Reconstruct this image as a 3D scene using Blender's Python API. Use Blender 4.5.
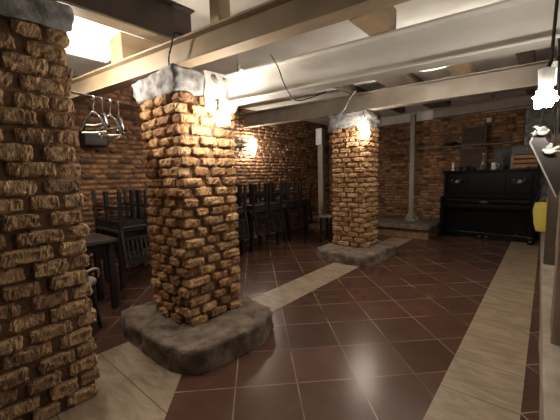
import bpy, bmesh, math, random
from mathutils import Vector, Matrix, noise
for _o in list(bpy.data.objects): bpy.data.objects.remove(_o)
random.seed(7)
S = bpy.context.scene
COL = S.collection

# ------------------------------------------------------------------ camera
cam_d = bpy.data.cameras.new('camera'); cam = bpy.data.objects.new('camera', cam_d); COL.objects.link(cam)
cam_d.sensor_width = 36.0; cam_d.lens = 36.0*312.18/560.0; cam_d.clip_start = 0.02
_r = Vector((0.76151318, 0.6476261, -0.0260405)); _u = Vector((-0.05099737, 0.09992076, 0.99368763)); _f = Vector((-0.64614003, 0.75537823, -0.1091182))
m = Matrix.Identity(4)
for i in range(3):
    m[i][0] = _r[i]; m[i][1] = _u[i]; m[i][2] = -_f[i]
m[2][3] = 1.35
cam.matrix_world = m
S.camera = cam

# ------------------------------------------------------------------ world, exposure
w = bpy.data.worlds.new('world'); S.world = w; w.use_nodes = True
w.node_tree.nodes['Background'].inputs[0].default_value = (1.0, 0.86, 0.75, 1)
w.node_tree.nodes['Background'].inputs[1].default_value = 0.02
S.view_settings.view_transform = 'Standard'; S.view_settings.look = 'None'
S.view_settings.gamma = 1.0; S.view_settings.exposure = -0.15; S.view_settings.use_curve_mapping = False
LAMP_PILLAR, LAMP_FAR, LAMP_LEFT, LAMP_RIGHT, LAMP_HID = 72, 95, 150, 38, 185
LAMP_UP_FILL = 105  # power of the two added fill lamps behind the white beam

# ------------------------------------------------------------------ materials
def mat(name, col, rough=.6, metal=0.0, col2=None, nscale=6.0, bump=0.0, bscale=40.0, emit=0.0, ecol=None, stretch=(1,1,1), spec=.5, detail=6):
    mt = bpy.data.materials.new(name); mt.use_nodes = True
    nt = mt.node_tree; b = nt.nodes['Principled BSDF']
    b.inputs['Base Color'].default_value = (*col, 1); b.inputs['Roughness'].default_value = rough
    b.inputs['Metallic'].default_value = metal; b.inputs['Specular IOR Level'].default_value = spec
    tc = nt.nodes.new('ShaderNodeTexCoord'); mp = nt.nodes.new('ShaderNodeMapping'); mp.inputs['Scale'].default_value = stretch
    nt.links.new(tc.outputs['Object'], mp.inputs[0])
    if col2:
        n = nt.nodes.new('ShaderNodeTexNoise'); n.inputs['Scale'].default_value = nscale; n.inputs['Detail'].default_value = detail
        nt.links.new(mp.outputs[0], n.inputs['Vector'])
        cr = nt.nodes.new('ShaderNodeValToRGB'); cr.color_ramp.elements[0].position = .35; cr.color_ramp.elements[1].position = .65
        cr.color_ramp.elements[0].color = (*col, 1); cr.color_ramp.elements[1].color = (*col2, 1)
        nt.links.new(n.outputs['Fac'], cr.inputs[0]); nt.links.new(cr.outputs[0], b.inputs['Base Color'])
    if bump:
        n2 = nt.nodes.new('ShaderNodeTexNoise'); n2.inputs['Scale'].default_value = bscale; n2.inputs['Detail'].default_value = 8
        nt.links.new(mp.outputs[0], n2.inputs['Vector'])
        bp = nt.nodes.new('ShaderNodeBump'); bp.inputs['Strength'].default_value = bump; bp.inputs['Distance'].default_value = .01
        nt.links.new(n2.outputs['Fac'], bp.inputs['Height']); nt.links.new(bp.outputs[0], b.inputs['Normal'])
    if emit:
        b.inputs['Emission Color'].default_value = (*(ecol or col), 1); b.inputs['Emission Strength'].default_value = emit
    return mt

def brick_mat(name, a, b_, c, rough=.75, bump=.6, spec=.35):
    """per-brick tint (attribute) over noise"""
    mt = bpy.data.materials.new(name); mt.use_nodes = True
    nt = mt.node_tree; b = nt.nodes['Principled BSDF']; b.inputs['Roughness'].default_value = rough; b.inputs['Specular IOR Level'].default_value = spec
    at = nt.nodes.new('ShaderNodeAttribute'); at.attribute_name = 'tint'
    cr = nt.nodes.new('ShaderNodeValToRGB'); e = cr.color_ramp.elements
    e[0].position = 0; e[0].color = (*c, 1); e[1].position = 1; e[1].color = (*b_, 1)
    x = e.new(.12); x.color = (*c, 1)
    x = e.new(.35); x.color = (*a, 1)
    nt.links.new(at.outputs['Fac'], cr.inputs[0])
    tc = nt.nodes.new('ShaderNodeTexCoord')
    n = nt.nodes.new('ShaderNodeTexNoise'); n.inputs['Scale'].default_value = 22; n.inputs['Detail'].default_value = 8
    nt.links.new(tc.outputs['Object'], n.inputs['Vector'])
    mr = nt.nodes.new('ShaderNodeMapRange'); mr.inputs[1].default_value = .3; mr.inputs[2].default_value = .7; mr.inputs[3].default_value = .55; mr.inputs[4].default_value = 1.25
    nt.links.new(n.outputs['Fac'], mr.inputs[0])
    mx = nt.nodes.new('ShaderNodeVectorMath'); mx.operation = 'SCALE'
    nt.links.new(cr.outputs[0], mx.inputs[0]); nt.links.new(mr.outputs[0], mx.inputs['Scale']); nt.links.new(mx.outputs[0], b.inputs['Base Color'])
    mp = nt.nodes.new('ShaderNodeMapping'); mp.inputs['Scale'].default_value = (1, 1, .45); nt.links.new(tc.outputs['Object'], mp.inputs[0])
    n2 = nt.nodes.new('ShaderNodeTexNoise'); n2.inputs['Scale'].default_value = 95; n2.inputs['Detail'].default_value = 5
    nt.links.new(mp.outputs[0], n2.inputs['Vector'])
    bp = nt.nodes.new('ShaderNodeBump'); bp.inputs['Strength'].default_value = bump; bp.inputs['Distance'].default_value = .012
    nt.links.new(n2.outputs['Fac'], bp.inputs['Height']); nt.links.new(bp.outputs[0], b.inputs['Normal'])
    return mt

M = {}
M['brick'] = brick_mat('ochre_rough_brick', (.42,.235,.11), (.52,.325,.165), (.31,.16,.075), bump=.9)
M['brick_old'] = brick_mat('weathered_brick', (.45,.28,.15), (.52,.345,.19), (.34,.21,.12), bump=.9)
M['brick_wall'] = brick_mat('red_brown_brick', (.29,.14,.07), (.43,.24,.125), (.14,.065,.04), bump=.7)
M['mortar'] = mat('brown_mortar', (.15,.085,.045), .95, col2=(.24,.14,.08), nscale=14, bump=.6, bscale=60)
M['concrete'] = mat('rough_concrete', (.09,.065,.05), .9, col2=(.22,.17,.13), nscale=9, bump=1.0, bscale=55)
M['cap'] = mat('grey_cement_cap', (.40,.40,.41), .85, col2=(.16,.15,.14), nscale=13, bump=.8, bscale=45)
M['kerb'] = mat('stained_kerb_cement', (.26,.21,.16), .85, col2=(.38,.33,.27), nscale=6, bump=.5, bscale=40)
M['white_plaster'] = mat('white_plaster', (.78,.76,.72), .8, col2=(.66,.63,.58), nscale=3, bump=.2, bscale=25)
M['ceiling'] = mat('painted_ceiling', (.86,.84,.80), .85, col2=(.70,.66,.60), nscale=2, bump=.1)
M['cream'] = mat('cream_painted_steel', (.40,.31,.205), .5, col2=(.32,.245,.16), nscale=5, bump=.12, bscale=20)
M['white_steel'] = mat('white_painted_steel', (.84,.82,.79), .5, col2=(.76,.74,.70), nscale=4, bump=.12, bscale=18)
M['taupe_steel'] = mat('taupe_painted_steel', (.26,.215,.175), .5, col2=(.20,.165,.13), nscale=4, bump=.15, bscale=18)
M['brown_steel'] = mat('dark_brown_and_shaded_steel', (.10,.075,.055), .6, col2=(.07,.05,.04), nscale=6)  # also carries the shade on the joist web by the foreground pillar
M['timber'] = mat('pale_timber', (.50,.37,.23), .6, col2=(.38,.27,.16), nscale=9, stretch=(1,.15,1), bump=.2)
M['dark_timber'] = mat('dark_timber', (.12,.085,.06), .6, col2=(.08,.055,.04), nscale=9, stretch=(1,.2,1))
M['furn'] = mat('dark_brown_wood', (.020,.013,.011), .4, col2=(.012,.009,.008), nscale=8, stretch=(1,.2,1))
M['furn_top'] = mat('worn_dark_tabletop', (.07,.053,.047), .38, col2=(.045,.035,.03), nscale=5)
M['grey_wood'] = mat('greyed_wood', (.30,.26,.22), .7, col2=(.20,.17,.14), nscale=14, stretch=(1,1,.1), bump=.3)
M['post_wood'] = mat('reddish_raw_wood', (.26,.19,.14), .7, col2=(.16,.10,.07), nscale=22, stretch=(1,1,.06), bump=.4)
M['black_lacquer'] = mat('black_piano_lacquer', (.004,.004,.005), .25, col2=(.006,.006,.006), nscale=4, spec=.22)
M['brass'] = mat('dull_brass', (.26,.24,.20), .35, 1.0)
M['black_plastic'] = mat('black_plastic', (.012,.012,.013), .6, spec=.25)
M['black_wire'] = mat('black_cable', (.02,.018,.016), .5)
M['white_plastic'] = mat('white_plastic', (.75,.74,.70), .4)
M['mug'] = mat('white_glazed_ceramic', (.80,.79,.74), .2)
M['yellow'] = mat('yellow_plastic_sheet', (.85,.70,.13), .45, col2=(.75,.60,.10), nscale=5, bump=.5, bscale=14)
M['crate'] = mat('orange_crate_wood', (.42,.22,.10), .65, col2=(.30,.15,.07), nscale=12, stretch=(.1,1,1))
M['grey_green'] = mat('grey_green_paint', (.06,.07,.06), .45)
M['dim_print'] = mat('dark_framed_print', (.045,.028,.02), .8, col2=(.08,.05,.035), nscale=9)
M['foil'] = mat('crumpled_silver_foil', (.62,.58,.55), .25, .9, bump=.8, bscale=40)
M['hanger'] = mat('glossy_dark_hanger', (.05,.045,.04), .2)
M['hanger_bar'] = mat('grey_hanger_bar', (.35,.33,.30), .3, 0.3)
M['bulb'] = mat('lit_bulb', (1,.93,.82), .4, emit=60, ecol=(1,.90,.76))
M['panel'] = mat('added_panel_glow', (.9,.88,.84), .5, emit=1.6, ecol=(1,.95,.88))  # emission of the added ceiling panel
M['tube'] = mat('lit_white_tube', (1,.95,.88), .4, emit=3, ecol=(1,.93,.83))

g = bpy.data.materials.new('bottle_glass'); g.use_nodes = True
gb = g.node_tree.nodes['Principled BSDF']; gb.inputs['Base Color'].default_value = (.75,.8,.78,1); gb.inputs['Roughness'].default_value = .05
gb.inputs['Transmission Weight'].default_value = .85; M['glass'] = g
M['leaf'] = mat('dark_dry_leaf', (.05,.05,.035), .6, col2=(.03,.035,.02))

# floor tiles laid on the diagonal
def tile_mat():
    mt = bpy.data.materials.new('brown_ceramic_tiles'); mt.use_nodes = True
    nt = mt.node_tree; N = nt.nodes; Lk = nt.links; b = N['Principled BSDF']
    tc = N.new('ShaderNodeTexCoord')
    mp = N.new('ShaderNodeMapping'); mp.vector_type = 'TEXTURE'
    mp.inputs['Location'].default_value = (-1.177, 1.503, 0); mp.inputs['Rotation'].default_value = (0, 0, math.radians(45)); mp.inputs['Scale'].default_value = (.400, .400, 1)
    Lk.new(tc.outputs['Object'], mp.inputs[0])
    sp = N.new('ShaderNodeSeparateXYZ'); Lk.new(mp.outputs[0], sp.inputs[0])
    def edge(o):
        a = N.new('ShaderNodeMath'); a.operation = 'FRACT'; Lk.new(o, a.inputs[0])
        s = N.new('ShaderNodeMath'); s.operation = 'SUBTRACT'; Lk.new(a.outputs[0], s.inputs[0]); s.inputs[1].default_value = .5
        c = N.new('ShaderNodeMath'); c.operation = 'ABSOLUTE'; Lk.new(s.outputs[0], c.inputs[0]); return c.outputs[0]
    mx = N.new('ShaderNodeMath'); mx.operation = 'MAXIMUM'; Lk.new(edge(sp.outputs[0]), mx.inputs[0]); Lk.new(edge(sp.outputs[1]), mx.inputs[1])
    gm = N.new('ShaderNodeMapRange'); gm.inputs[1].default_value = .487; gm.inputs[2].default_value = .492; Lk.new(mx.outputs[0], gm.inputs[0])
    # per-tile value
    fl = N.new('ShaderNodeVectorMath'); fl.operation = 'FLOOR'; Lk.new(mp.outputs[0], fl.inputs[0])
    wn = N.new('ShaderNodeTexWhiteNoise'); wn.noise_dimensions = '2D'; Lk.new(fl.outputs[0], wn.inputs['Vector'])
    n = N.new('ShaderNodeTexNoise'); n.inputs['Scale'].default_value = 5; n.inputs['Detail'].default_value = 7; Lk.new(tc.outputs['Object'], n.inputs['Vector'])
    cr = N.new('ShaderNodeValToRGB'); cr.color_ramp.elements[0].position = .25; cr.color_ramp.elements[1].position = .8
    cr.color_ramp.elements[0].color = (.068,.032,.022,1); cr.color_ramp.elements[1].color = (.098,.048,.034,1); Lk.new(n.outputs['Fac'], cr.inputs[0])
    sc = N.new('ShaderNodeVectorMath'); sc.operation = 'SCALE'; Lk.new(cr.outputs[0], sc.inputs[0])
    m2 = N.new('ShaderNodeMapRange'); m2.inputs[3].default_value = .8; m2.inputs[4].default_value = 1.2; Lk.new(wn.outputs['Value'], m2.inputs[0]); Lk.new(m2.outputs[0], sc.inputs['Scale'])
    # grout, worn unevenly
    n3 = N.new('ShaderNodeTexNoise'); n3.inputs['Scale'].default_value = 2.3; Lk.new(tc.outputs['Object'], n3.inputs['Vector'])
    cg = N.new('ShaderNodeValToRGB'); cg.color_ramp.elements[0].position = .38; cg.color_ramp.elements[1].position = .66
    cg.color_ramp.elements[0].color = (.11,.07,.055,1); cg.color_ramp.elements[1].color = (.38,.29,.23,1); Lk.new(n3.outputs['Fac'], cg.inputs[0])
    mc = N.new('ShaderNodeMixRGB'); Lk.new(gm.outputs[0], mc.inputs[0]); Lk.new(sc.outputs[0], mc.inputs[1]); Lk.new(cg.outputs[0], mc.inputs[2])
    Lk.new(mc.outputs[0], b.inputs['Base Color'])
    rr = N.new('ShaderNodeMapRange'); rr.inputs[1].default_value = .3; rr.inputs[2].default_value = .7; rr.inputs[3].default_value = .24; rr.inputs[4].default_value = .34; Lk.new(n.outputs['Fac'], rr.inputs[0]); b.inputs['Roughness'].default_value = .27; b.inputs['Specular IOR Level'].default_value = .4
    return mt
M['tiles'] = tile_mat()
def trav_mat():
    mt = mat('beige_travertine', (.36,.28,.19), .45)
    nt = mt.node_tree; N = nt.nodes; Lk = nt.links; b = N['Principled BSDF']
    tc = N.new('ShaderNodeTexCoord'); mp = N.new('ShaderNodeMapping'); mp.inputs['Scale'].default_value = (.9, 2.6, 1); mp.inputs['Rotation'].default_value = (0,0,.25); Lk.new(tc.outputs['Object'], mp.inputs[0])
    n = N.new('ShaderNodeTexNoise'); n.inputs['Scale'].default_value = 4.5; n.inputs['Detail'].default_value = 8; n.inputs['Distortion'].default_value = 1.2; Lk.new(mp.outputs[0], n.inputs['Vector'])
    cr = N.new('ShaderNodeValToRGB'); e = cr.color_ramp.elements; e[0].position = .3; e[0].color = (.19,.14,.09,1); e[1].position = .72; e[1].color = (.38,.295,.21,1); Lk.new(n.outputs['Fac'], cr.inputs[0])
    sp = N.new('ShaderNodeSeparateXYZ'); Lk.new(tc.outputs['Object'], sp.inputs[0])
    a = N.new('ShaderNodeMath'); a.operation = 'MULTIPLY_ADD'; a.inputs[1].default_value = 1/.41; a.inputs[2].default_value = -5.0; Lk.new(sp.outputs[1], a.inputs[0])
    f = N.new('ShaderNodeMath'); f.operation = 'FRACT'; Lk.new(a.outputs[0], f.inputs[0])
    s = N.new('ShaderNodeMath'); s.operation = 'SUBTRACT'; s.inputs[1].default_value = .5; Lk.new(f.outputs[0], s.inputs[0])
    c = N.new('ShaderNodeMath'); c.operation = 'ABSOLUTE'; Lk.new(s.outputs[0], c.inputs[0])
    gm = N.new('ShaderNodeMapRange'); gm.inputs[1].default_value = .488; gm.inputs[2].default_value = .493; Lk.new(c.outputs[0], gm.inputs[0])
    mc = N.new('ShaderNodeMixRGB'); Lk.new(gm.outputs[0], mc.inputs[0]); Lk.new(cr.outputs[0], mc.inputs[1]); mc.inputs[2].default_value = (.10,.07,.05,1)
    Lk.new(mc.outputs[0], b.inputs['Base Color'])
    return mt
M['trav'] = trav_mat()

# ------------------------------------------------------------------ mesh helpers
def link(name, me, mt, parent=None, smooth=False):
    o = bpy.data.objects.new(name, me); COL.objects.link(o); me.materials.append(mt)
    if smooth:
        for p in me.polygons: p.use_smooth = True
    if parent: o.parent = parent
    return o
def mesh(name, vs, fs, mt, parent=None, smooth=False, tint=None):
    me = bpy.data.meshes.new(name); me.from_pydata([tuple(v) for v in vs], [], fs); me.update()
    if tint is not None:
        a = me.attributes.new('tint', 'FLOAT', 'POINT'); a.data.foreach_set('value', tint)
    return link(name, me, mt, parent, smooth)
class MB:
    def __init__(s): s.bm = bmesh.new()
    def box(s, c, d, rot=None, bev=0.0):
        r = bmesh.ops.create_cube(s.bm, size=1.0); vs = r['verts']
        bmesh.ops.scale(s.bm, verts=vs, vec=d)
        if bev:
            es = list({e for v in vs for e in v.link_edges})
            r2 = bmesh.ops.bevel(s.bm, geom=es, offset=bev, segments=2, affect='EDGES', profile=.5)
            vs = list({v for f in r2['faces'] for v in f.verts} | {v for v in vs if v.is_valid})
        if rot is not None: bmesh.ops.transform(s.bm, matrix=rot.to_4x4() if isinstance(rot, Matrix) else Matrix.Rotation(rot, 4, 'Z'), verts=vs)
        bmesh.ops.translate(s.bm, verts=vs, vec=c); return s
    def bx(s, x0, x1, y0, y1, z0, z1, bev=0.0):
        return s.box(((x0+x1)/2, (y0+y1)/2, (z0+z1)/2), (x1-x0, y1-y0, z1-z0), bev=bev)
    def cyl(s, p0, p1, r0, r1=None, n=12, cap=True):
        p0 = Vector(p0); p1 = Vector(p1); d = p1-p0; r1 = r0 if r1 is None else r1
        q = d.to_track_quat('Z', 'Y').to_matrix().to_4x4(); q.translation = (p0+p1)/2
        bmesh.ops.create_cone(s.bm, cap_ends=cap, segments=n, radius1=r0, radius2=r1, depth=d.length, matrix=q); return s
    def bar(s, p0, p1, a, b):
        p0 = Vector(p0); p1 = Vector(p1); d = p1-p0
        q = d.to_track_quat('Z', 'Y').to_matrix().to_4x4(); q.translation = (p0+p1)/2
        bmesh.ops.create_cube(s.bm, size=1.0, matrix=q @ Matrix.Diagonal((a, b, d.length, 1))); return s
    def sph(s, c, r, sc=(1,1,1), n=12):
        bmesh.ops.create_uvsphere(s.bm, u_segments=n, v_segments=max(6, n*2//3), radius=r, matrix=Matrix.Translation(c) @ Matrix.Diagonal((*sc, 1))); return s
    def tube(s, pts, r, n=6):
        pts = [Vector(p) for p in pts]; rings = []
        for i, p in enumerate(pts):
            t = (pts[min(i+1, len(pts)-1)] - pts[max(i-1, 0)]).normalized()
            a = t.cross(Vector((0,0,1)) if abs(t.z) < .9 else Vector((1,0,0))).normalized(); b = t.cross(a)
            rings.append([s.bm.verts.new(p + r*(math.cos(2*math.pi*k/n)*a + math.sin(2*math.pi*k/n)*b)) for k in range(n)])
        for A, B in zip(rings, rings[1:]):
            for k in range(n): s.bm.faces.new((A[k], A[(k+1) % n], B[(k+1) % n], B[k]))
        s.bm.faces.new(rings[0][::-1]); s.bm.faces.new(rings[-1]); return s
    def lathe(s, prof, c=(0,0,0), n=20):
        c = Vector(c); rings = [[s.bm.verts.new(c + Vector((r*math.cos(2*math.pi*k/n), r*math.sin(2*math.pi*k/n), z))) for k in range(n)] for r, z in prof]
        for A, B in zip(rings, rings[1:]):
            for k in range(n): s.bm.faces.new((A[k], A[(k+1) % n], B[(k+1) % n], B[k]))
        s.bm.faces.new(rings[0][::-1]); s.bm.faces.new(rings[-1]); return s
    def prism(s, poly, z0, z1):
        a = [s.bm.verts.new((x, y, z0)) for x, y in poly]; b = [s.bm.verts.new((x, y, z1)) for x, y in poly]
        s.bm.faces.new(a[::-1]); s.bm.faces.new(b)
        for i in range(len(poly)):
            j = (i+1) % len(poly); s.bm.faces.new((a[i], a[j], b[j], b[i]))
        return s
    def rough(s, amt, scale, sub=0, seed=0):
        if sub: bmesh.ops.subdivide_edges(s.bm, edges=s.bm.edges[:], cuts=sub, use_grid_fill=True)
        s.bm.normal_update(); off = Vector((seed*3.1, seed*7.7, seed*1.3))
        for v in s.bm.verts:
            v.co += v.normal * amt * (noise.noise((v.co+off)*scale) + .5*noise.noise((v.co+off)*scale*2.7))
        return s
    def build(s, name, mt, parent=None, smooth=False):
        bmesh.ops.recalc_face_normals(s.bm, faces=s.bm.faces[:])
        me = bpy.data.meshes.new(name); s.bm.to_mesh(me); s.bm.free()
        return link(name, me, mt, parent, smooth)
def tag(o, label, cat, group=None, kind=None):
    o['label'] = label; o['category'] = cat
    if group: o['group'] = group
    if kind: o['kind'] = kind
    return o
def thing(name, label, cat, loc=(0,0,0), rz=0.0, group=None):
    o = bpy.data.objects.new(name, None); COL.objects.link(o); o.location = loc; o.rotation_euler = (0,0,rz); o.empty_display_size = .1
    return tag(o, label, cat, group)
def struct(o): o['kind'] = 'structure'; return o
def dup(root):
    r = root.copy(); COL.objects.link(r)
    for ch in list(root.children):
        c = ch.copy(); COL.objects.link(c); c.parent = r
        for gch in list(ch.children):
            d = gch.copy(); COL.objects.link(d); d.parent = c
    return r

# ------------------------------------------------------------------ brickwork
def nz(p): return noise.noise(p)
class Bricks:
    """many rough bricks gathered in one mesh (the bricks are the surface pattern of a wall or a pillar)"""
    def __init__(s, res, amp=.008): s.v = []; s.f = []; s.t = []; s.res = res; s.amp = amp
    def brick(s, c, d, tint, only=None):
        nx, ny, nn = [max(1, round(q/s.res)) for q in d]; nn = max(4, nn) if s.res < .03 else 2
        idx = {}; base = Vector(c); h = (d[0]/2, d[1]/2, d[2]/2); sd = random.random()*50
        tilt = random.uniform(-.02, .02)
        def vert(i, j, k):
            key = (i, j, k)
            if key in idx: return idx[key]
            a, b, e = 2*i/nx-1, 2*j/ny-1, 2*k/nn-1
            a, b, e = [math.copysign(abs(q)**.6, q) for q in (a, b, e)]
            a2, b2, e2 = a**8, b**8, e**8
            x = a*(h[0]-.004*b2-.007*e2); y = b*(h[1]-.004*a2-.007*e2); z = e*(h[2]-.004*max(a2, b2))
            p = base + Vector((x, y, z + tilt*(x+y)))
            q = Vector((p.x*24+sd, p.y*24, p.z*24)); q2 = Vector((p.x*75, p.y*75+sd, p.z*40))
            dn = nz(q)*s.amp*.9 + nz(q2)*s.amp*1.7
            n = Vector((a if abs(a) > .98 else 0, b if abs(b) > .98 else 0, .8*e if abs(e) > .98 else 0)) if True else 0
            if n.length > 0: n.normalize()
            p = p + n*dn
            idx[key] = len(s.v); s.v.append(p); s.t.append(min(1, max(0, tint + .12*nz(q*.4)))); return idx[key]
        F = s.f
        for i in range(nx):
            for j in range(ny):
                F.append((vert(i,j,nn), vert(i+1,j,nn), vert(i+1,j+1,nn), vert(i,j+1,nn)))
                F.append((vert(i,j,0), vert(i,j+1,0), vert(i+1,j+1,0), vert(i+1,j,0)))
        for k in range(nn):
            for i in range(nx):
                F.append((vert(i,0,k), vert(i+1,0,k), vert(i+1,0,k+1), vert(i,0,k+1)))
                F.append((vert(i,ny,k), vert(i,ny,k+1), vert(i+1,ny,k+1), vert(i+1,ny,k)))
            for j in range(ny):
                F.append((vert(0,j,k), vert(0,j,k+1), vert(0,j+1,k+1), vert(0,j+1,k)))
                F.append((vert(nx,j,k), vert(nx,j+1,k), vert(nx,j+1,k+1), vert(nx,j,k+1)))
    def row(s, a0, a1, c_fix, axis, z, hh, depth, L=.19, gap=.036, jit=.012, flip=False):
        """a row of bricks along axis between a0 and a1, outer face at c_fix; depth signed inward"""
        n = max(1, round((a1-a0)/(L+gap))); ws = [random.uniform(.72, 1.28) for _ in range(n)]; t = sum(ws); x = a0
        for wi in ws:
            l = (a1-a0)*wi/t; g_ = gap*random.uniform(.7, 1.6)
            j = random.uniform(-jit, jit); cc = c_fix + depth/2 + j
            tint = random.random(); zz = z + random.uniform(-.003, .003)
            hb = hh*random.uniform(.92, 1.06)
            if axis == 'x': s.brick((x+l/2, cc, zz), (max(.03, l-g_), abs(depth), hb), tint)
            else: s.brick((cc, x+l/2, zz), (abs(depth), max(.03, l-g_), hb), tint)
            x += l
    def build(s, name, mt, parent=None): return mesh(name, s.v, s.f, mt, parent, s.res > .03, s.t)

def pillar(label, x0, x1, y0, y1, z0, z1, res, pitch=.0805, m_=None, amp=.008, jit=.010, L=.19):
    root = thing('brick_pillar', label, 'pillar', ((x0+x1)/2, (y0+y1)/2, 0), group='brick pillars under the steel beams')
    ox, oy = (x0+x1)/2, (y0+y1)/2; X0, X1, Y0, Y1 = x0-ox, x1-ox, y0-oy, y1-oy
    B = Bricks(res, amp); n = round((z1-z0)/pitch); p = (z1-z0)/n; bh = p-.013
    for k in range(n):
        z = z0 + (k+.5)*p; D = .11
        if k % 2:
            B.row(X0, X1, Y0, 'x', z, bh, D, L, jit=jit); B.row(X0, X1, Y1, 'x', z, bh, -D, L, jit=jit)
            B.row(Y0+D, Y1-D, X0, 'y', z, bh, D, L, jit=jit); B.row(Y0+D, Y1-D, X1, 'y', z, bh, -D, L, jit=jit)
        else:
            B.row(Y0, Y1, X0, 'y', z, bh, D, L, jit=jit); B.row(Y0, Y1, X1, 'y', z, bh, -D, L, jit=jit)
            B.row(X0+D, X1-D, Y0, 'x', z, bh, D, L, jit=jit); B.row(X0+D, X1-D, Y1, 'x', z, bh, -D, L, jit=jit)
    sh = B.build('brick_shaft', m_ or M['brick'], root)
    MB().bx(X0+.034, X1-.034, Y0+.034, Y1-.034, z0, z1).rough(.008, 12, 6).build('mortar_core', M['mortar'], sh, True)
    return root, ox, oy

def slab(poly, h, parent, ox, oy, seed=1, name='concrete_footing', top=.10):
    """rough cast footing with rounded edges"""
    n = len(poly); P = [Vector((x-ox, y-oy)) for x, y in poly]
    for _ in range(3):                                # round the corners (Chaikin)
        Q = []
        for i in range(len(P)):
            a, b = P[i], P[(i+1) % len(P)]; Q += [a*.85+b*.15, a*.15+b*.85]
        P = Q
    # even resample
    Ls = [(P[i]-P[(i+1) % len(P)]).length for i in range(len(P))]; T = sum(Ls); N = 120; out = []; i = 0; acc = 0
    for k in range(N):
        t = T*k/N
        while acc+Ls[i] < t: acc += Ls[i]; i += 1
        out.append(P[i].lerp(P[(i+1) % len(P)], (t-acc)/Ls[i]))
    c = sum(out, Vector((0,0)))/N
    prof = [(0.02, h), (.25, h), (.45, h), (.62, h), (.78, h), (.88, h*.99), (.935, h*.97), (.962, h*.90), (.972, h*.75), (.975, h*.55), (.98, h*.35), (.985, h*.15), (.985, 0)]
    vs = []; fs = []
    for r, z in prof:
        for q in out:
            p = c + (q-c)*r; v = Vector((p.x, p.y, z)); o = Vector((seed*5.3, seed, 0))
            k = 1 if z > 0 else 0
            d = k*(.028*noise.noise((v+o)*5) + .016*noise.noise((v+o)*14) + .009*noise.noise((v+o)*34))
            dr = (q-c).normalized()
            s_ = max(0, (r-.7)/.3); v += Vector((dr.x, dr.y, 0))*d*s_*1.3 + Vector((0,0,1))*d*(1-s_*.6)*.8
            vs.append(v)
    R_ = len(prof)
    for a in range(R_-1):
        for k in range(N): fs.append((a*N+k, (a+1)*N+k, (a+1)*N+(k+1) % N, a*N+(k+1) % N))
    fs.append(tuple(range(N)))
    return mesh(name, vs, fs, M['concrete'], parent, True)

# ================================================================== STRUCTURE
XL, XR, YB, YF, ZC = -4.75, .16, 7.75, -1.6, 2.72
struct(MB().bx(XL-.2, XR+1.2, YF-.2, YB+.2, -.1, 0).build('floor', M['tiles']))
struct(MB().bx(-.45, -.045, YF, YB, -.002, .003).build('trim_1', M['trav']))
struct(MB().prism([(-2.43,.35), (-1.14,.35), (-1.85,1.07), (-2.02,1.4), (-2.02,YB-1.3), (-2.43,YB-1.3), (-2.43,2.3), (-2.60,1.9), (-2.60,.35)], -.002, .003).build('trim_2', M['trav']))
struct(MB().bx(XL-.2, XR+1.2, YF-.2, YB+.2, ZC, ZC+.1).build('ceiling', M['ceiling']))

def brick_wall(name, a0, a1, fix, axis, depth, z0, z1, pitch=.072, L=.17, res=.05):
    B = Bricks(res, .007); n = round((z1-z0)/pitch); p = (z1-z0)/n
    for k in range(n):
        off = .09 if k % 2 else 0
        B.row(a0-off, a1, fix, axis, z0+(k+.5)*p, p-.015, depth, L, gap=.018, jit=.008)
    return struct(B.build(name, M['brick_wall']))
wl = brick_wall('wall_left', YF, YB, XL, 'y', -.08, 0, ZC)
struct(MB().bx(XL-.25, XL-.022, YF-.2, YB+.2, 0, ZC).build('wall_left', M['mortar'], wl))
wb = brick_wall('wall_back', XL, -.36, YB, 'x', .08, 0, 2.52)
struct(MB().bx(XL-.2, .4, YB+.022, YB+.25, 0, ZC).build('wall_back', M['mortar'], wb))
struct(MB().bx(XL-.2, .4, YB-.03, YB+.1, 2.52, ZC).rough(.01, 6, 5).build('trim_3', M['white_plaster'], None, True))
struct(MB().bx(-.37, .3, YB-.07, YB+.1, 0, 2.52).rough(.012, 5, 8).build('trim_4', M['cap'], None, True))
struct(MB().bx(XR, XR+.3, 3.1, YB+.2, 0, ZC).build('wall_right', M['cap']))
struct(MB().bx(XR+.9, XR+1.2, YF-.2, 3.1, 0, ZC).build('wall_right', M['cap']))
struct(MB().bx(XL-.2, XR+1.2, YF-.3, YF, 0, ZC).build('wall_front', M['cap']))
# low kerb along the right side, lumpy cement
struct(MB().prism([(.05,1.1), (.15,1.1), (.10,7.1), (-.035,7.1)], 0, .30).rough(.012, 9, 12).build('trim_5', M['kerb'], None, True))
# stone ledge at foot of back wall
struct(MB().bx(XL, -1.74, 6.55, YB-.01, 0, .20).build('trim_6', M['mortar']))
struct(MB().bx(XL, -1.72, 6.47, YB-.01, .20, .27).rough(.01, 6, 6).build('trim_7', M['concrete'], None, True))

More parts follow.
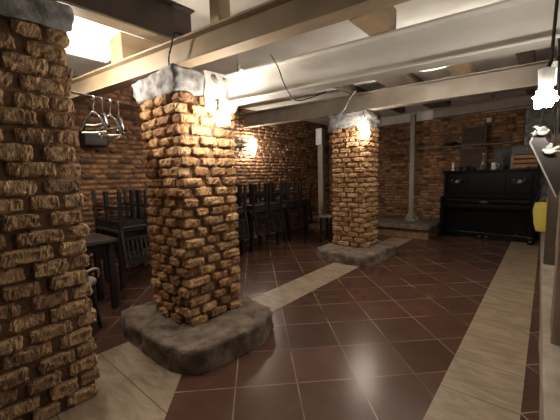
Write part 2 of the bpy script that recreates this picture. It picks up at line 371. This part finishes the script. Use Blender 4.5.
# ================================================================== PILLARS
r0, ox, oy = pillar('large rough brick pillar in the left foreground, cut off by the left edge of the photo', -2.70, -2.08, .02, .66, 0.0, 2.19, .014, pitch=.0925, m_=M['brick_old'], amp=.007, jit=.014, L=.17)
MB().bx(-.33, .33, -.34, .335, 2.185, 2.32, bev=.02).rough(.025, 7, 12, 3).build('cement_capital', M['cap'], r0, True)
r1, ox, oy = pillar('rough ochre brick pillar on a thick rounded concrete footing, second from the left', -2.65, -2.06, 1.29, 1.86, .17, 1.99, .0155, amp=.0065)
def capital(parent, hx, hy, z0, z1, fl, seed):
    b = MB(); bm = b.bm; lv = []
    N = 10
    for i in range(N+1):
        t = i/N; k = 1 + fl*(t**.7)
        lv.append((k*hx, k*hy, z0 + (z1-z0)*t))
    b.bx(-hx*(1+fl), hx*(1+fl), -hy*(1+fl), hy*(1+fl), z0, z1)
    bmesh.ops.subdivide_edges(bm, edges=bm.edges[:], cuts=11, use_grid_fill=True)
    for v in bm.verts:
        t = (v.co.z-z0)/(z1-z0); k = (1+fl*t**.7)/(1+fl); v.co.x *= k; v.co.y *= k
    return b.rough(.024, 14, 0, seed).build('cement_capital', M['cap'], parent, True)
capital(r1, .285, .275, 1.98, 2.15, .10, 2)
slab([(-2.93,1.20), (-2.80,1.04), (-1.90,1.02), (-1.73,1.17), (-1.66,1.70), (-1.80,2.02), (-2.90,2.12)], .18, r1, ox, oy, 1)
r2, ox, oy = pillar('ochre brick pillar farthest from the camera, a glowing lamp at its top', -2.78, -2.17, 4.60, 5.15, .15, 2.10, .026)
capital(r2, .295, .27, 2.09, 2.31, .10, 4)
slab([(-2.90,4.25), (-2.70,4.10), (-2.05,4.08), (-1.88,4.25), (-1.84,5.1), (-1.95,5.4), (-2.90,5.4)], .15, r2, ox, oy, 5)

# ================================================================== BEAMS
def ibeam(name, p0, p1, h, wf, tf, tw, mt, label, group='steel beams under the ceiling', flange=None):
    p0 = Vector(p0); p1 = Vector(p1); d = p1-p0; L = math.hypot(d.x, d.y); a = math.atan2(d.y, d.x)
    t = thing(name, label, 'beam', p0, a, group)
    MB().bx(0, L, -tw/2, tw/2, tf, h-tf).build('web', mt, t)
    MB().bx(0, L, -wf/2, wf/2, 0, tf, bev=.003).build('flange', flange or mt, t)
    MB().bx(0, L, -wf/2, wf/2, h-tf, h, bev=.003).build('flange', mt, t)
    return t
ibeam('steel_beam', (-4.72, 1.00, 2.152), (.75, 1.713, 2.152), .172, .12, .014, .01, M['cream'], 'cream painted steel beam resting on the second pillar, nearest of the crossing beams')
bA = ibeam('steel_beam', (-2.00, 1.735, 1.93), (.85, 2.10, 1.93), .22, .12, .014, .01, M['white_steel'], 'white painted steel beam running right from the second pillar')
ibeam('steel_beam', (-4.72, 4.45, 2.325), (.15, 4.98, 2.325), .27, .16, .016, .01, M['taupe_steel'], 'long taupe steel beam resting on the far pillar')
ibeam('steel_beam', (-1.9, 7.28, 2.46), (.1, 7.10, 2.46), .18, .14, .014, .01, M['taupe_steel'], 'short steel beam along the back wall above the piano')
ibeam('steel_beam', (-2.13, .05, 2.326), (-2.13, 1.50, 2.326), .27, .12, .014, .01, M['brown_steel'], 'steel joist, shaded side in dark colour, lit bottom flange in cream, beside the left foreground pillar', flange=M['cream'])  # dark web colour stands for shade, cream flange for the lit underside
# cream joists lying across the beams
G = 'ceiling joists across the steel beams'
def joist(x0, x1, y0, y1, z0, z1, mt, label):
    return tag(MB().bx(x0, x1, y0, y1, z0, z1, bev=.004).build('ceiling_joist', mt), label, 'joist', G)
joist(-3.04, -2.81, 1.27, 1.72, 2.326, 2.60, M['timber'], 'pale timber joist end sitting on the cream beam left of the second pillar')
joist(-1.72, -1.63, 1.36, 1.46, 2.326, ZC, M['timber'], 'pale timber stub standing on the cream beam above the second pillar')
joist(-.84, -.72, 1.58, 1.94, 2.152, 2.30, M['timber'], 'pale timber block sitting on the white beam behind the cream beam')
for x, wd, mt, lab in ((-2.45, .10, M['brown_steel'], 'dark narrow joist above the lamp of the far pillar'),
                       (-1.85, .36, M['dark_timber'], 'wide dark joist crossing between white and taupe beams'),
                       (-1.0, .20, M['timber'], 'pale joist with a dark groove crossing toward the taupe beam'),
                       (-.33, .15, M['dark_timber'], 'dark joist near the right wall above the taupe beam')):
    joist(x, x+wd, 4.0, 6.9, 2.60, ZC, mt, lab)

# white plaster patch with a torn slot on the right face of the second pillar
pl = MB(); pts = [(-.18,-.15), (-.185,-.02), (-.17,.06), (-.18,.15), (.06,.16), (.14,.10), (.17,.02), (.165,-.06), (.12,-.13), (.02,-.16), (-.03,-.06), (-.055,.02), (-.075,.0), (-.07,-.10), (-.10,-.16)]
pl.prism(pts, -.012, .014)
bmesh.ops.transform(pl.bm, matrix=Matrix.Translation((.30, .14, 2.02)) @ Matrix.Rotation(math.pi/2, 4, 'Z') @ Matrix.Rotation(math.pi/2, 4, 'X'), verts=pl.bm.verts[:])
pl.build('plaster_patch', M['white_plaster'], r1)

# ================================================================== LAMPS
def crumple(r, sc, seed, sub=3):
    bm = bmesh.new(); bmesh.ops.create_icosphere(bm, subdivisions=sub, radius=r)
    for v in bm.verts:
        k = 1 + .45*noise.noise(v.co/r*2.3 + Vector((seed,0,0))) + .25*noise.noise(v.co/r*6 + Vector((0,seed,0)))
        v.co *= k; v.co = Vector((v.co.x*sc[0], v.co.y*sc[1], v.co.z*sc[2]))
    b = MB(); b.bm.free(); b.bm = bm; return b
def lamp(label, loc, r, sc, power, seed, mount=None, col=(1,.90,.76)):
    t = thing('wall_lamp', label, 'lamp', loc, group='bare bright lamps')
    area = 4*math.pi*r*r*((sc[0]*sc[1]+sc[1]*sc[2]+sc[0]*sc[2])/3)
    mt = mat('glowing_glass', (1,.95,.88), .3, emit=power/(area*math.pi), ecol=col)
    crumple(r, sc, seed).build('glowing_glass', mt, t)
    MB().cyl((0,0,r*sc[2]*.8), (0,0,r*sc[2]+.07), .02, .025, 12).build('socket', M['white_plastic'], t)
    if mount: 
        MB().tube([(0,0,r*sc[2]+.06), (mount[0]*.5, mount[1]*.5, r*sc[2]+.10), mount], .006).build('cable', M['black_wire'], t)
    return t
lamp('brilliant bare lamp hanging on the right side of the second pillar', (-1.86, 1.545, 1.785), .055, (1,1,1), LAMP_PILLAR/4, 1, (-.16, .06, .16))
lamp('tall glittering lamp at the top right corner of the far pillar', (-2.13, 4.52, 1.99), .065, (.9,.9,1.9), LAMP_FAR/4, 5, (-.05,.05,.30))
lamp('lamp glowing on the left brick wall behind the second pillar', (-4.58, 4.55, 1.96), .085, (.7,1.1,1.8), LAMP_LEFT/4, 9, (-.12,0,.25))
lamp('glaring lamp hanging from the nearest cream beam at the right edge', (-.020, 1.50, 1.600), .032, (1,1,1), LAMP_RIGHT/4, 4, (.02,.06,.55))
lamp('lamp behind the left foreground pillar, hidden from view', (-2.72, .76, 2.26), .035, (1,1,1), LAMP_HID/4, 7, (0,0,.45))
lamp('added unseen lamp above and behind the left part of the white beam, brightening the ceiling', (-1.25, 3.7, 2.56), .035, (1,1,1), LAMP_UP_FILL/4, 12, (0,.0,.155))  # added out of sight to whiten the ceiling between the beams
lamp('added unseen lamp above and behind the right part of the white beam, brightening the ceiling', (-.55, 3.72, 2.56), .035, (1,1,1), LAMP_UP_FILL/4, 13, (0,.0,.155))  # second added fill lamp, also out of sight
cl = thing('added_glow_panel', 'added glowing panel whitening the ceiling at the upper left above the cream beam', 'lamp', (-3.46, 1.10, ZC))  # added glow standing in for the brightly lit white ceiling
MB().bx(-.50,.50,-.50,.50,-.012,-.001).build('glow_sheet', M['panel'], cl)
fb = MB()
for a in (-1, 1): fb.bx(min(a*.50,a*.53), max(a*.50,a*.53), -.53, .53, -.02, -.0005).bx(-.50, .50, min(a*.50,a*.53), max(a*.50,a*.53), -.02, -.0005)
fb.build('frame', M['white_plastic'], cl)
def tube_lamp(label, p, h, r=.014):
    t = thing('tube_light', label, 'lamp', p, group='white tube lights')
    MB().cyl((0,0,0), (0,0,h), r, n=14).build('tube', M['tube'], t, True)
    MB().cyl((0,0,h), (0,0,h+.03), r*1.15, n=14).build('cap', M['white_plastic'], t)
    return t
tube_lamp('small white tube hanging in front of the white beam end', (-1.74, 1.64, 2.04), .085, .010)
tube_lamp('white upright tube above the glaring lamp on the right', (.0, 1.90, 1.72), .07, .010)
# ================================================================== PIANO
def piano():
    W, D, H = 1.54, .60, 1.36
    t = thing('upright_piano', 'black lacquered upright piano with brass candle sconces against the back wall', 'piano', (-.905, 7.17, 0), -.075)
    k = M['black_lacquer']; hw = W/2
    MB().bx(-hw+.05, hw-.05, .16, D-.02, .10, H-.03).build('body', k, t)
    MB().bx(-hw, -hw+.05, .10, D, 0, H-.03, bev=.006).build('side_panel', k, t)
    MB().bx(hw-.05, hw, .10, D, 0, H-.03, bev=.006).build('side_panel', k, t)
    MB().bx(-hw-.03, hw+.03, .06, D+.01, H-.03, H, bev=.008).bx(-hw-.015, hw+.015, .085, D, H-.05, H-.03, bev=.005).build('top_lid', k, t)
    up = MB().bx(-hw+.07, hw-.07, .135, .165, .90, H-.07, bev=.004)
    up.bx(-hw+.07, -.36, .12, .137, .93, H-.10, bev=.005).bx(-.30, .30, .12, .137, .93, H-.10, bev=.005).bx(.36, hw-.07, .12, .137, .93, H-.10, bev=.005)
    up.build('upper_panel', k, t)
    MB().bx(-hw+.02, hw-.02, -.10, .16, .62, .70, bev=.01).build('key_bed', k, t)
    lid = MB().bx(-hw+.04, hw-.04, -.06, .14, .70, .80, bev=.03).bx(-hw+.04, hw-.04, .08, .15, .80, .885, bev=.012).build('keyboard_lid', k, t)
    MB().cyl((0,-.063,.745), (0,-.058,.745), .022, n=16).bx(-.07, .07, -.063, -.058, .738, .752).build('maker_emblem', M['brass'], lid)
    for s in (-1, 1):
        MB().bx(s*hw-.06*(s>0), s*hw+.06*(s<0), -.11, .12, .60, .84, bev=.02).build('cheek', k, t)
        lg = MB().bx(s*(hw-.03)-.035, s*(hw-.03)+.035, -.08, -.01, .07, .60, bev=.012)
        lg.box((s*(hw-.03), -.045, .56), (.085,.085,.03), bev=.008).box((s*(hw-.03), -.045, .12), (.085,.085,.03), bev=.008)
        lg.build('leg', k, t)
        MB().bx(s*(hw-.03)-.04, s*(hw-.03)+.04, -.12, .14, 0.0, .075, bev=.015).build('toe_block', k, t)
    MB().bx(-hw+.05, hw-.05, .115, .15, .13, .61, bev=.004).bx(-hw+.14, hw-.14, .10, .118, .20, .55, bev=.006).build('lower_panel', k, t)
    MB().bx(-hw+.05, hw-.05, .08, .16, .0, .12, bev=.006).build('plinth', k, t)
    for s in (-.06, .06):
        MB().box((s, .02, .055), (.035,.13,.012), bev=.004).sph((s,-.045,.055), .024, (1,1,.45), 12).build('pedal', M['brass'], t)
    for s in (-.52, .52):
        b = MB().cyl((s,.10,1.13), (s,.12,1.13), .035, n=16)
        c = b.build('candle_sconce', M['brass'], t)
        for q in (-1, 1):
            MB().tube([(s,.10,1.13), (s+q*.03,.06,1.11), (s+q*.07,.04,1.12), (s+q*.075,.035,1.15)], .006, 8).lathe([(.008,1.145), (.030,1.155), (.032,1.16), (.010,1.165), (.012,1.19), (.008,1.19)], (s+q*.075,.035,0), 14).build('candle_arm', M['brass'], c)
    return t
piano()
PT = 1.361
# things on the piano
mg = thing('mug', 'white mug with a handle on the piano top', 'mug', (-.80, 7.36, PT))
MB().lathe([(.036,0), (.042,.01), (.043,.13), (.040,.135), (.037,.13), (.036,.012), (.001,.012)], n=22).build('cup', M['mug'], mg, True)
MB().tube([(.040,0,.11), (.065,0,.115), (.08,0,.09), (.08,0,.055), (.065,0,.03), (.040,0,.03)], .007, 8).build('handle', M['mug'], mg, True)
bt = thing('glass_bottle', 'clear glass bottle left of the white mug on the piano', 'bottle', (-.985, 7.42, PT))
MB().lathe([(.034,0), (.037,.01), (.037,.15), (.028,.19), (.013,.22), (.012,.29), (.015,.295), (.015,.31), (.011,.31)], n=20).build('body', M['glass'], bt, True)
MB().cyl((0,0,.311), (0,0,.33), .014, n=14).build('cap', M['white_plastic'], bt)
gl = thing('drinking_glass', 'short clear glass standing in front of the bottle on the piano', 'glass', (-.99, 7.29, PT))
MB().lathe([(.026,0), (.034,.10), (.031,.10), (.024,.008), (.001,.008)], n=20).build('cup', M['glass'], gl, True)
fg = thing('figurine', 'small white figurine at the left end of the piano top', 'figurine', (-1.50, 7.33, PT))
MB().lathe([(.03,0), (.032,.012), (.014,.04), (.022,.08), (.026,.10), (.012,.125), (.001,.126)], n=14).sph((0,0,.142), .022).build('body', M['mug'], fg, True)
for (x, y, h, lab) in ((-1.36, 7.35, .07, 'low dark pot on the piano beside the white figurine'), (-1.24, 7.40, .09, 'dark pot on the piano between figurine and bottle'), (-1.13, 7.31, .06, 'low dark cup on the piano just left of the bottle')):
    tag(MB().lathe([(.03,0), (.045,h*.3), (.048,h*.7), (.035,h), (.03,h), (.03,h*.9), (.001,h*.9)], (0,0,0), 18).build('dark_pot', M['black_plastic'], None, True), lab, 'pot', 'dark pots on the piano').location = (x, y, PT)
pp = thing('potted_plant', 'small dark dried plant in a pot right of the white mug', 'plant', (-.62, 7.40, PT))
MB().lathe([(.035,0), (.05,.08), (.045,.08), (.001,.075)], n=16).build('pot', M['black_plastic'], pp, True)
lf = MB(); random.seed(3)
for i in range(22):
    a = random.uniform(0, 6.28); r = random.uniform(.02,.08); h = random.uniform(.16,.30); p1 = Vector((math.cos(a)*r, math.sin(a)*r, h))
    lf.tube([(0,0,.07), (p1.x*.4, p1.y*.4, h*.6), tuple(p1)], .003, 5)
    lf.sph(p1, .018, (1,.35,1.6), 6)
lf.build('foliage', M['leaf'], pp)
kn = tag(MB().sph((0,0,.034), .036, (1.25,1,.9), 16).build('round_box', M['crate'], None, True), 'small round pinkish wooden pot at the right front of the piano top', 'box'); kn.location = (-.30, 7.22, PT)
# crate with a dark case on top
ct = thing('wooden_crate', 'orange slatted wooden crate on the right end of the piano', 'crate', (-.32, 7.46, PT), -.08)
MB().bx(-.19,.19,.08,.10,0,.26).bx(-.19,-.17,-.10,.10,0,.26).bx(.17,.19,-.10,.10,0,.26).bx(-.19,.19,-.10,.10,0,.012).build('box', M['dark_timber'], ct)
for i in range(3): MB().bx(-.17,.19,-.118,-.10,.02+.085*i,.085+.085*i, bev=.004).build('slat', M['crate'], ct)
MB().bx(-.205,-.165,-.125,-.10,0,.265, bev=.004).build('corner_post', M['grey_wood'], ct)
cs = thing('dark_case', 'dark grey-green case lying on the orange crate', 'case', (-.30, 7.46, PT+.268), -.05)
c1 = MB(); c1.prism([(-.22,-.12), (.20,-.12), (.20,.10), (-.17,.10)], .0, .15); c1.build('case_body', M['grey_green'], cs)
MB().box((0,0,.158), (.40,.22,.016), bev=.004).build('case_lid', M['grey_green'], cs); MB().cyl((.0,-.135,.09), (.0,-.12,.09), .012, n=12).build('latch', M['brass'], cs)
# shelf and prints on the back wall
tag(MB().bx(-2.25, -.42, 7.64, 7.735, 1.87, 1.89, bev=.003).build('wall_shelf', M['grey_wood']), 'thin wall shelf above the piano', 'shelf')
fr = thing('framed_print', 'dark framed print standing on the wall shelf above the bottle', 'picture', (-1.20, 7.62, 1.892))
MB().bx(-.21,.21,-.008,.012,0,.36).build('print', M['dim_print'], fr)
MB().bx(-.225,.225,-.018,.014,-.0,.025).bx(-.225,.225,-.018,.014,.34,.365).bx(-.225,-.20,-.018,.014,0,.365).bx(.20,.225,-.018,.014,0,.365).build('frame', M['dark_timber'], fr)
fr2 = thing('framed_print', 'dark framed print leaning behind the bottle, below the wall shelf', 'picture', (-1.20, 7.62, PT+.001))
MB().bx(-.23,.23,-.008,.012,0,.46).build('print', M['dim_print'], fr2)
MB().bx(-.245,.245,-.018,.014,0,.025).bx(-.245,.245,-.018,.014,.44,.465).bx(-.245,-.22,-.018,.014,0,.465).bx(.22,.245,-.018,.014,0,.465).build('frame', M['dark_timber'], fr2)
fr3 = thing('framed_print', 'dark picture leaning behind the dried plant on the piano', 'picture', (-.66, 7.62, PT+.001))
MB().bx(-.16,.16,-.008,.012,0,.42).build('print', M['furn'], fr3)
MB().bx(-.17,.17,-.018,.014,0,.02).bx(-.17,.17,-.018,.014,.41,.43).bx(-.17,-.15,-.018,.014,0,.43).bx(.15,.17,-.018,.014,0,.43).build('frame', M['dark_timber'], fr3)
dp = tag(MB().lathe([(.03,0), (.12,.04), (.13,.07), (.12,.08), (.001,.07)], n=18).build('dark_bowl', M['furn'], None, True), 'dark bowl on the wall shelf left of the upper framed print', 'bowl'); dp.location = (-1.62, 7.64, 1.892)
sw = thing('wall_socket', 'white square junction box high on the brick wall above the piano', 'socket', (-.95, 7.70, 2.36))
MB().box((0,0,0), (.085,.05,.085), bev=.006).build('box', M['white_plastic'], sw)
MB().box((0,-.03,0), (.05,.012,.05), bev=.003).build('cover', M['white_plastic'], sw)

# ================================================================== POSTS
p1 = thing('wooden_post', 'greyed timber post standing on the stone ledge between far pillar and piano', 'post', (-2.26, 7.15, .272))
MB().bx(-.05,.05,-.05,.05,0,2.32, bev=.006).build('shaft', M['grey_wood'], p1)
MB().bx(-.10,.10,-.08,.08,0,.05, bev=.01).build('foot', M['grey_wood'], p1)
for s in (-1,1): MB().bar((s*.14,0,.03), (s*.04,0,.17), .03, .05).build('brace', M['grey_wood'], p1)
p2 = thing('wooden_post', 'pale timber post with a white box, left of the far pillar', 'post', (-4.10, 6.35, 0))
MB().bx(-.07,.07,-.05,.05,0,2.42, bev=.006).build('shaft', M['grey_wood'], p2)
MB().bx(-.09,.07,-.09,-.05,2.05,2.42, bev=.006).build('white_box', M['white_plastic'], p2)['label'] = 'white plastic box near the post top'
p3 = thing('wooden_post', 'dark grey timber post in front of the yellow bag at the right edge', 'post', (.065, 4.5, .305))
MB().bx(-.05,.06,-.06,.06,0,2.0, bev=.006).build('shaft', M['dark_timber'], p3)
p4 = thing('wooden_post', 'reddish raw wooden post at the extreme right, nearest to the camera', 'post', (.152, 2.55, .29))
MB().bx(-.085,.08,-.16,.16,.0,1.35, bev=.01).rough(.006,8,6).build('shaft', M['post_wood'], p4)

yb = thing('yellow_bag', 'bright yellow plastic bag hanging beside the right end of the piano', 'bag', (-.03, 6.62, .33))
b = MB().box((0,0,.24), (.20,.12,.48), bev=.03)
bmesh.ops.subdivide_edges(b.bm, edges=b.bm.edges[:], cuts=3, use_grid_fill=True)
for v in b.bm.verts:
    tz = v.co.z/.44; v.co.x *= .8+.35*math.sin(tz*2.5); v.co.x += (.5-tz)*.02
b.rough(.015, 12, 0, 2).build('sack', M['yellow'], yb, True)
MB().tube([(-.04,0,.46), (-.03,0,.53), (.02,0,.55), (.05,0,.53), (.05,0,.46)], .006).build('handle', M['yellow'], yb)

# dark tilted board with white ornaments on the right
bd = thing('tilted_board', 'dark tilted board with a pale edge hanging at the right edge above the piano corner', 'board', (0, 1.86, 1.35))
pts = [(-.046,.185), (-.067,.120), (.035,-.126), (.060,-.07), (.02,.08)]
q = MB(); q.prism(pts, -.009, .015); bmesh.ops.transform(q.bm, matrix=Matrix.Rotation(math.pi/2, 4, 'X'), verts=q.bm.verts[:]); q.build('panel', M['furn'], bd)
MB().bar((-.046,-.016,.185), (-.067,-.016,.120), .005, .006).bar((-.067,-.016,.120), (.035,-.016,-.126), .005, .006).build('edge_strip', M['hanger_bar'], bd)
MB().tube([(-.04,.0,.17), (-.01,.04,.40), (.02,.12,.578)], .003, 6).tube([(.02,.0,.07), (.03,.05,.40), (.03,.12,.578)], .003, 6).build('cord', M['black_wire'], bd)
def bird(label, loc, rz, flip):
    t = thing('white_ornament', label, 'ornament', loc, rz, 'white winged ornaments by the right lamp')
    MB().sph((0,0,0), .018, (1.7,.8,.9), 14).sph((.030,0,.012), .010, (1,1,1), 10).build('body', M['mug'], t, True)
    for s in (-1, 1):
        b = MB(); b.prism([(-.012,0), (.016,0), (.010,.035), (-.020,.058), (-.034,.05), (-.02,.025)], -.002, .002)
        bmesh.ops.transform(b.bm, matrix=Matrix.Rotation(s*1.0, 4, 'X') if s > 0 else Matrix.Rotation(math.pi-.6, 4, 'X'), verts=b.bm.verts[:])
        b.build('wing', M['mug'], t)
    MB().prism([(-.028,-.006), (-.055,-.018), (-.06,.0), (-.055,.018), (-.028,.006)], -.002, .002).build('tail', M['mug'], t)
    t.scale = (.72,.72,.72)
    return t
bird('upper white winged ornament on the tilted board under the glaring lamp', (-.026, 1.82, 1.508), .6, 0)
bird('lower white winged ornament beside the tilted board at the right edge', (.002, 1.82, 1.424), 2.6, 1)
st = thing('hanging_strands', 'glossy dark strands hanging below the glaring lamp at the right edge', 'strands', (.030, 1.945, 1.62))
for i, (dx, dy) in enumerate(((-.035,.0), (-.02,.01), (.0,0), (.02,.01), (.035,0))):
    MB().tube([(dx*.6+.004*math.sin(k*1.3+i), dy+.004*math.cos(k*1.7+i)+.008*max(0,k-0)*0, .31-.042*k) for k in range(11)], .0042, 8).build('strand', M['black_plastic'], st, True)

# ================================================================== FURNITURE
def table(label, loc, w_, d_, h=.75):
    t = thing('wooden_table', label, 'table', loc, group='dark tables along the left wall')
    MB().bx(-d_/2, d_/2, -w_/2, w_/2, h-.035, h, bev=.005).build('tabletop', M['furn_top'], t)
    MB().bx(-d_/2+.05, d_/2-.05, -w_/2+.05, w_/2-.05, h-.11, h-.036).build('apron', M['furn'], t)
    for sx in (-1,1):
        for sy in (-1,1):
            MB().box((sx*(d_/2-.06), sy*(w_/2-.06), (h-.036)/2), (.06,.06,h-.036), bev=.006).build('leg', M['furn'], t)
    return t
def chair_proto():
    t = thing('wooden_chair', 'x', 'chair', group='dark chairs upturned on the tables')
    MB().bx(-.19,.19,-.19,.19,.43,.46, bev=.012).build('seat', M['furn'], t)
    MB().bx(-.17,.17,-.17,.17,.375,.43).build('seat_rail', M['furn'], t)
    for s in (-1,1):
        MB().bar((s*.165,-.165,0), (s*.165,-.165,.43), .036,.036).build('leg', M['furn'], t)
        MB().bar((s*.165,.20,0), (s*.165,.175,.45), .036,.036).build('leg', M['furn'], t)
        MB().bar((s*.165,.17,.20), (s*.165,-.165,.20), .018,.028).build('stretcher', M['furn'], t)
    MB().bar((-.165,-.165,.25), (.165,-.165,.25), .018,.028).build('stretcher', M['furn'], t)
    bk = MB()
    for s in (-1,1): bk.bar((s*.165,.175,.45), (s*.16,.25,.90), .034,.03)
    bk.bar((-.17,.245,.86), (.17,.245,.86), .022,.08).bar((-.17,.20,.58), (.17,.20,.58), .018,.04)
    bk.build('back_frame', M['furn'], t)
    sl = MB()
    for k in (-2,-1,0,1,2): sl.bar((k*.055,.20,.585), (k*.055,.243,.84), .022,.012)
    sl.build('back_slats', M['furn'], t)
    return t
CP = chair_proto(); first = [True]
def chair_upturned(label, x, y, rz, ztop=.75, flip=True):
    o = CP if first[0] else dup(CP); first[0] = False
    o['label'] = label
    o.rotation_euler = (math.pi, 0, rz) if flip else (0, 0, rz)
    o.location = (x, y, ztop+.462 if flip else 0)
    return o
TX, TD = -4.22, .62
tabs = [(1.95, .84, 'dark table seen between the foreground pillar and second pillar', 'the table between the two nearer pillars'),
        (3.25, .84, 'dark table just right of the second pillar', 'the table just right of the second pillar'),
        (4.20, .84, 'dark table in the middle of the row right of second pillar', 'the middle table right of the second pillar'),
        (5.15, .84, 'dark table at the far end of the row near the timber post', 'the far table near the white-boxed post')]
for y, w_, lab, nm in tabs:
    table(lab, (TX, y, 0), w_, TD)
    for dy, side in ((-.21, 'left'), (.21, 'right')):
        chair_upturned('dark chair upturned on front %s of %s' % (side, nm), TX+.16, y+dy, math.pi/2 + random.uniform(-.02,.02))
        if y > 1: chair_upturned('dark chair upturned on rear %s of %s' % (side, nm), TX-.235, y+dy*.98, -math.pi/2 + random.uniform(-.02,.02))
table('small dark table behind the foreground pillar, cut off by it', (-3.62, 1.02, 0), .62, .52)
table('long low dark bench-like table against the left wall near the speaker', (-4.35, .85, 0), .9, .7, .78)
st2 = thing('stool', 'small stool with a pale grey top beside the far pillar', 'stool', (-3.42, 5.55, 0))
MB().bx(-.15,.15,-.15,.15,.47,.50, bev=.006).build('seat', M['grey_wood'], st2)
for sx in (-1,1):
    for sy in (-1,1): MB().bar((sx*.12,sy*.12,0), (sx*.12,sy*.12,.47), .035,.035).build('leg', M['furn'], st2)
# bentwood chair tucked behind the foreground pillar
bc = thing('bentwood_chair', 'chair with a curved bentwood rim peeking out behind the foreground pillar', 'chair', (-3.10, .80, 0), 2.2)
MB().lathe([(.001,.44), (.19,.44), (.20,.45), (.20,.465), (.19,.475), (.001,.475)], n=28).build('seat', M['grey_wood'], bc)
for a in (45,135,225,315):
    c_, s_ = math.cos(math.radians(a)), math.sin(math.radians(a))
    MB().cyl((c_*.20,s_*.20,0), (c_*.15,s_*.15,.44), .014, .018, 10).build('leg', M['furn'], bc)
arc = [(.17*math.cos(math.pi*k/14), -.17-.04*math.sin(math.pi*k/14), .46+.10*math.sin(math.pi*k/14)**.5) for k in range(15)]
MB().tube([(.17*math.cos(math.pi*k/16), -.14-.06*math.sin(math.pi*k/16), .47+.12*math.sin(math.pi*k/16)) for k in range(17)], .012, 8).build('backrest_hoop', M['timber'], bc, True)

# speaker on left wall
sp = thing('wall_speaker', 'black box speaker on the left brick wall under the coat hangers', 'speaker', (-4.60, 1.62, 1.80))
MB().bx(-.10,.10,-.14,.14,0,.20, bev=.008).build('cabinet', M['black_plastic'], sp)
MB().bx(.10,.108,-.125,.125,.015,.185, bev=.003).build('grille', M['furn'], sp)
MB().bx(-.13,-.10,-.03,.03,.05,.12).build('bracket', M['brown_steel'], sp)

# hanging rail between the pillars and its coat hangers
rl = thing('hanging_rail', 'thin dark rail spanning from the foreground pillar to the second pillar', 'rail', (0,0,0))
MB().cyl((-2.64,.66,2.00), (-2.64,1.30,1.95), .009, n=10).build('bar', M['brown_steel'], rl)
def hanger(label, y, z, rz, sw_):
    t = thing('coat_hanger', label, 'coat hanger', (-2.64, y, z-.009), rz, 'coat hangers on the rail')
    MB().tube([(-.012,0,-.005), (-.014,0,.008), (0,0,.018), (.014,0,.008), (.010,0,-.02), (0,0,-.07), (0,0,-.10)], .004, 8).build('hook', M['hanger_bar'], t)
    MB().tube([(0,0,-.10), (-.07,0,-.14), (-.15,0,-.235), (-.155,0,-.25)], .011, 8).tube([(0,0,-.10), (.07,0,-.14), (.15,0,-.235), (.155,0,-.25)], .011, 8).build('shoulder_frame', M['hanger'], t, True)
    MB().tube([(-.15,0,-.25), (0,0,-.255), (.15,0,-.25)], .008, 8).build('highlight_trouser_bar', M['white_plastic'], t)  # white bars paint the highlights of the glossy dark hanger
    MB().tube([(-.10,0,-.19), (0,0,-.20), (.10,0,-.19)], .006, 8).build('highlight_trouser_bar', M['white_plastic'], t)
    t.rotation_euler = (0, sw_, rz); return t
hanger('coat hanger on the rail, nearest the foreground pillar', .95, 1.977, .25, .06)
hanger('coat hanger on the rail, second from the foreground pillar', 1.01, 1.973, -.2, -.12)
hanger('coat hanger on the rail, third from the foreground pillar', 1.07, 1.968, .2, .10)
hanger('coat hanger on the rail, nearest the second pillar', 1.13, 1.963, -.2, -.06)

# tangled foil ornament right of the second pillar
fo = thing('wire_ornament', 'tangled silvery wire ornament hanging right of the second pillar', 'ornament', (-2.55, 2.35, 1.66))
random.seed(11); tb = MB()
for i in range(26):
    p = Vector((0,0,0)); pts = []
    d = Vector((random.uniform(-1,1), random.uniform(-1,1), random.uniform(-1,1)))
    for k in range(9):
        pts.append(tuple(p)); d = (d + Vector((random.uniform(-1,1), random.uniform(-1,1), random.uniform(-1,1)))*.9).normalized(); p = p + d*.035
        if p.length > .12: d = -p.normalized()
    tb.tube(pts, .005, 5)
tb.build('wire_tangle', M['foil'], fo)
MB().tube([(0,0,0), (0,0,.35), (.0,0,.75), (0,0,1.06)], .003, 5).build('cord', M['black_wire'], fo)

# cables
def cable(label, pts, r=.005, mt='black_wire'):
    P = [Vector(p) for p in pts]; out = []
    for i in range(len(P)-1):
        a, b, c, d = P[max(i-1,0)], P[i], P[i+1], P[min(i+2, len(P)-1)]
        for k in range(6):
            t = k/6; out.append(.5*((2*b)+(c-a)*t+(2*a-5*b+4*c-d)*t*t+(3*b-3*c+d-a)*t**3))
    out.append(P[-1])
    return tag(MB().tube(out, r, 6).build('cable', M[mt], None, True), label, 'cable')
cable('dark cable drooping over the front of the white beam', [(-1.47,1.66,2.17), (-1.47,1.74,2.10), (-1.42,1.74,1.98), (-1.33,1.74,1.86), (-1.22,1.76,1.855), (-1.12,1.80,1.885)], .004)
cable('dark tie wire dangling over the cream beam above the second pillar', [(-1.98,1.36,2.34), (-2.00,1.275,2.345), (-2.04,1.27,2.28), (-2.08,1.265,2.20), (-2.09,1.27,2.15)], .006)
cable('white wire sagging along the white beam toward the second pillar', [(-2.02,1.70,2.08), (-1.9,1.69,2.03), (-1.75,1.69,2.04), (-1.62,1.70,2.12)], .004, 'white_plastic')
cable('pale cable looping under the ceiling between the white and taupe beams', [(-1.45,4.1,2.715), (-1.3,4.1,2.58), (-1.0,4.1,2.54), (-.7,4.1,2.6), (-.55,4.1,2.715)], .008, 'white_plastic')
cable('grey cable crossing above the far pillar', [(-2.55,4.5,2.30), (-2.45,4.48,2.36), (-2.38,4.5,2.5), (-2.30,4.55,2.61)], .010, 'hanger_bar')
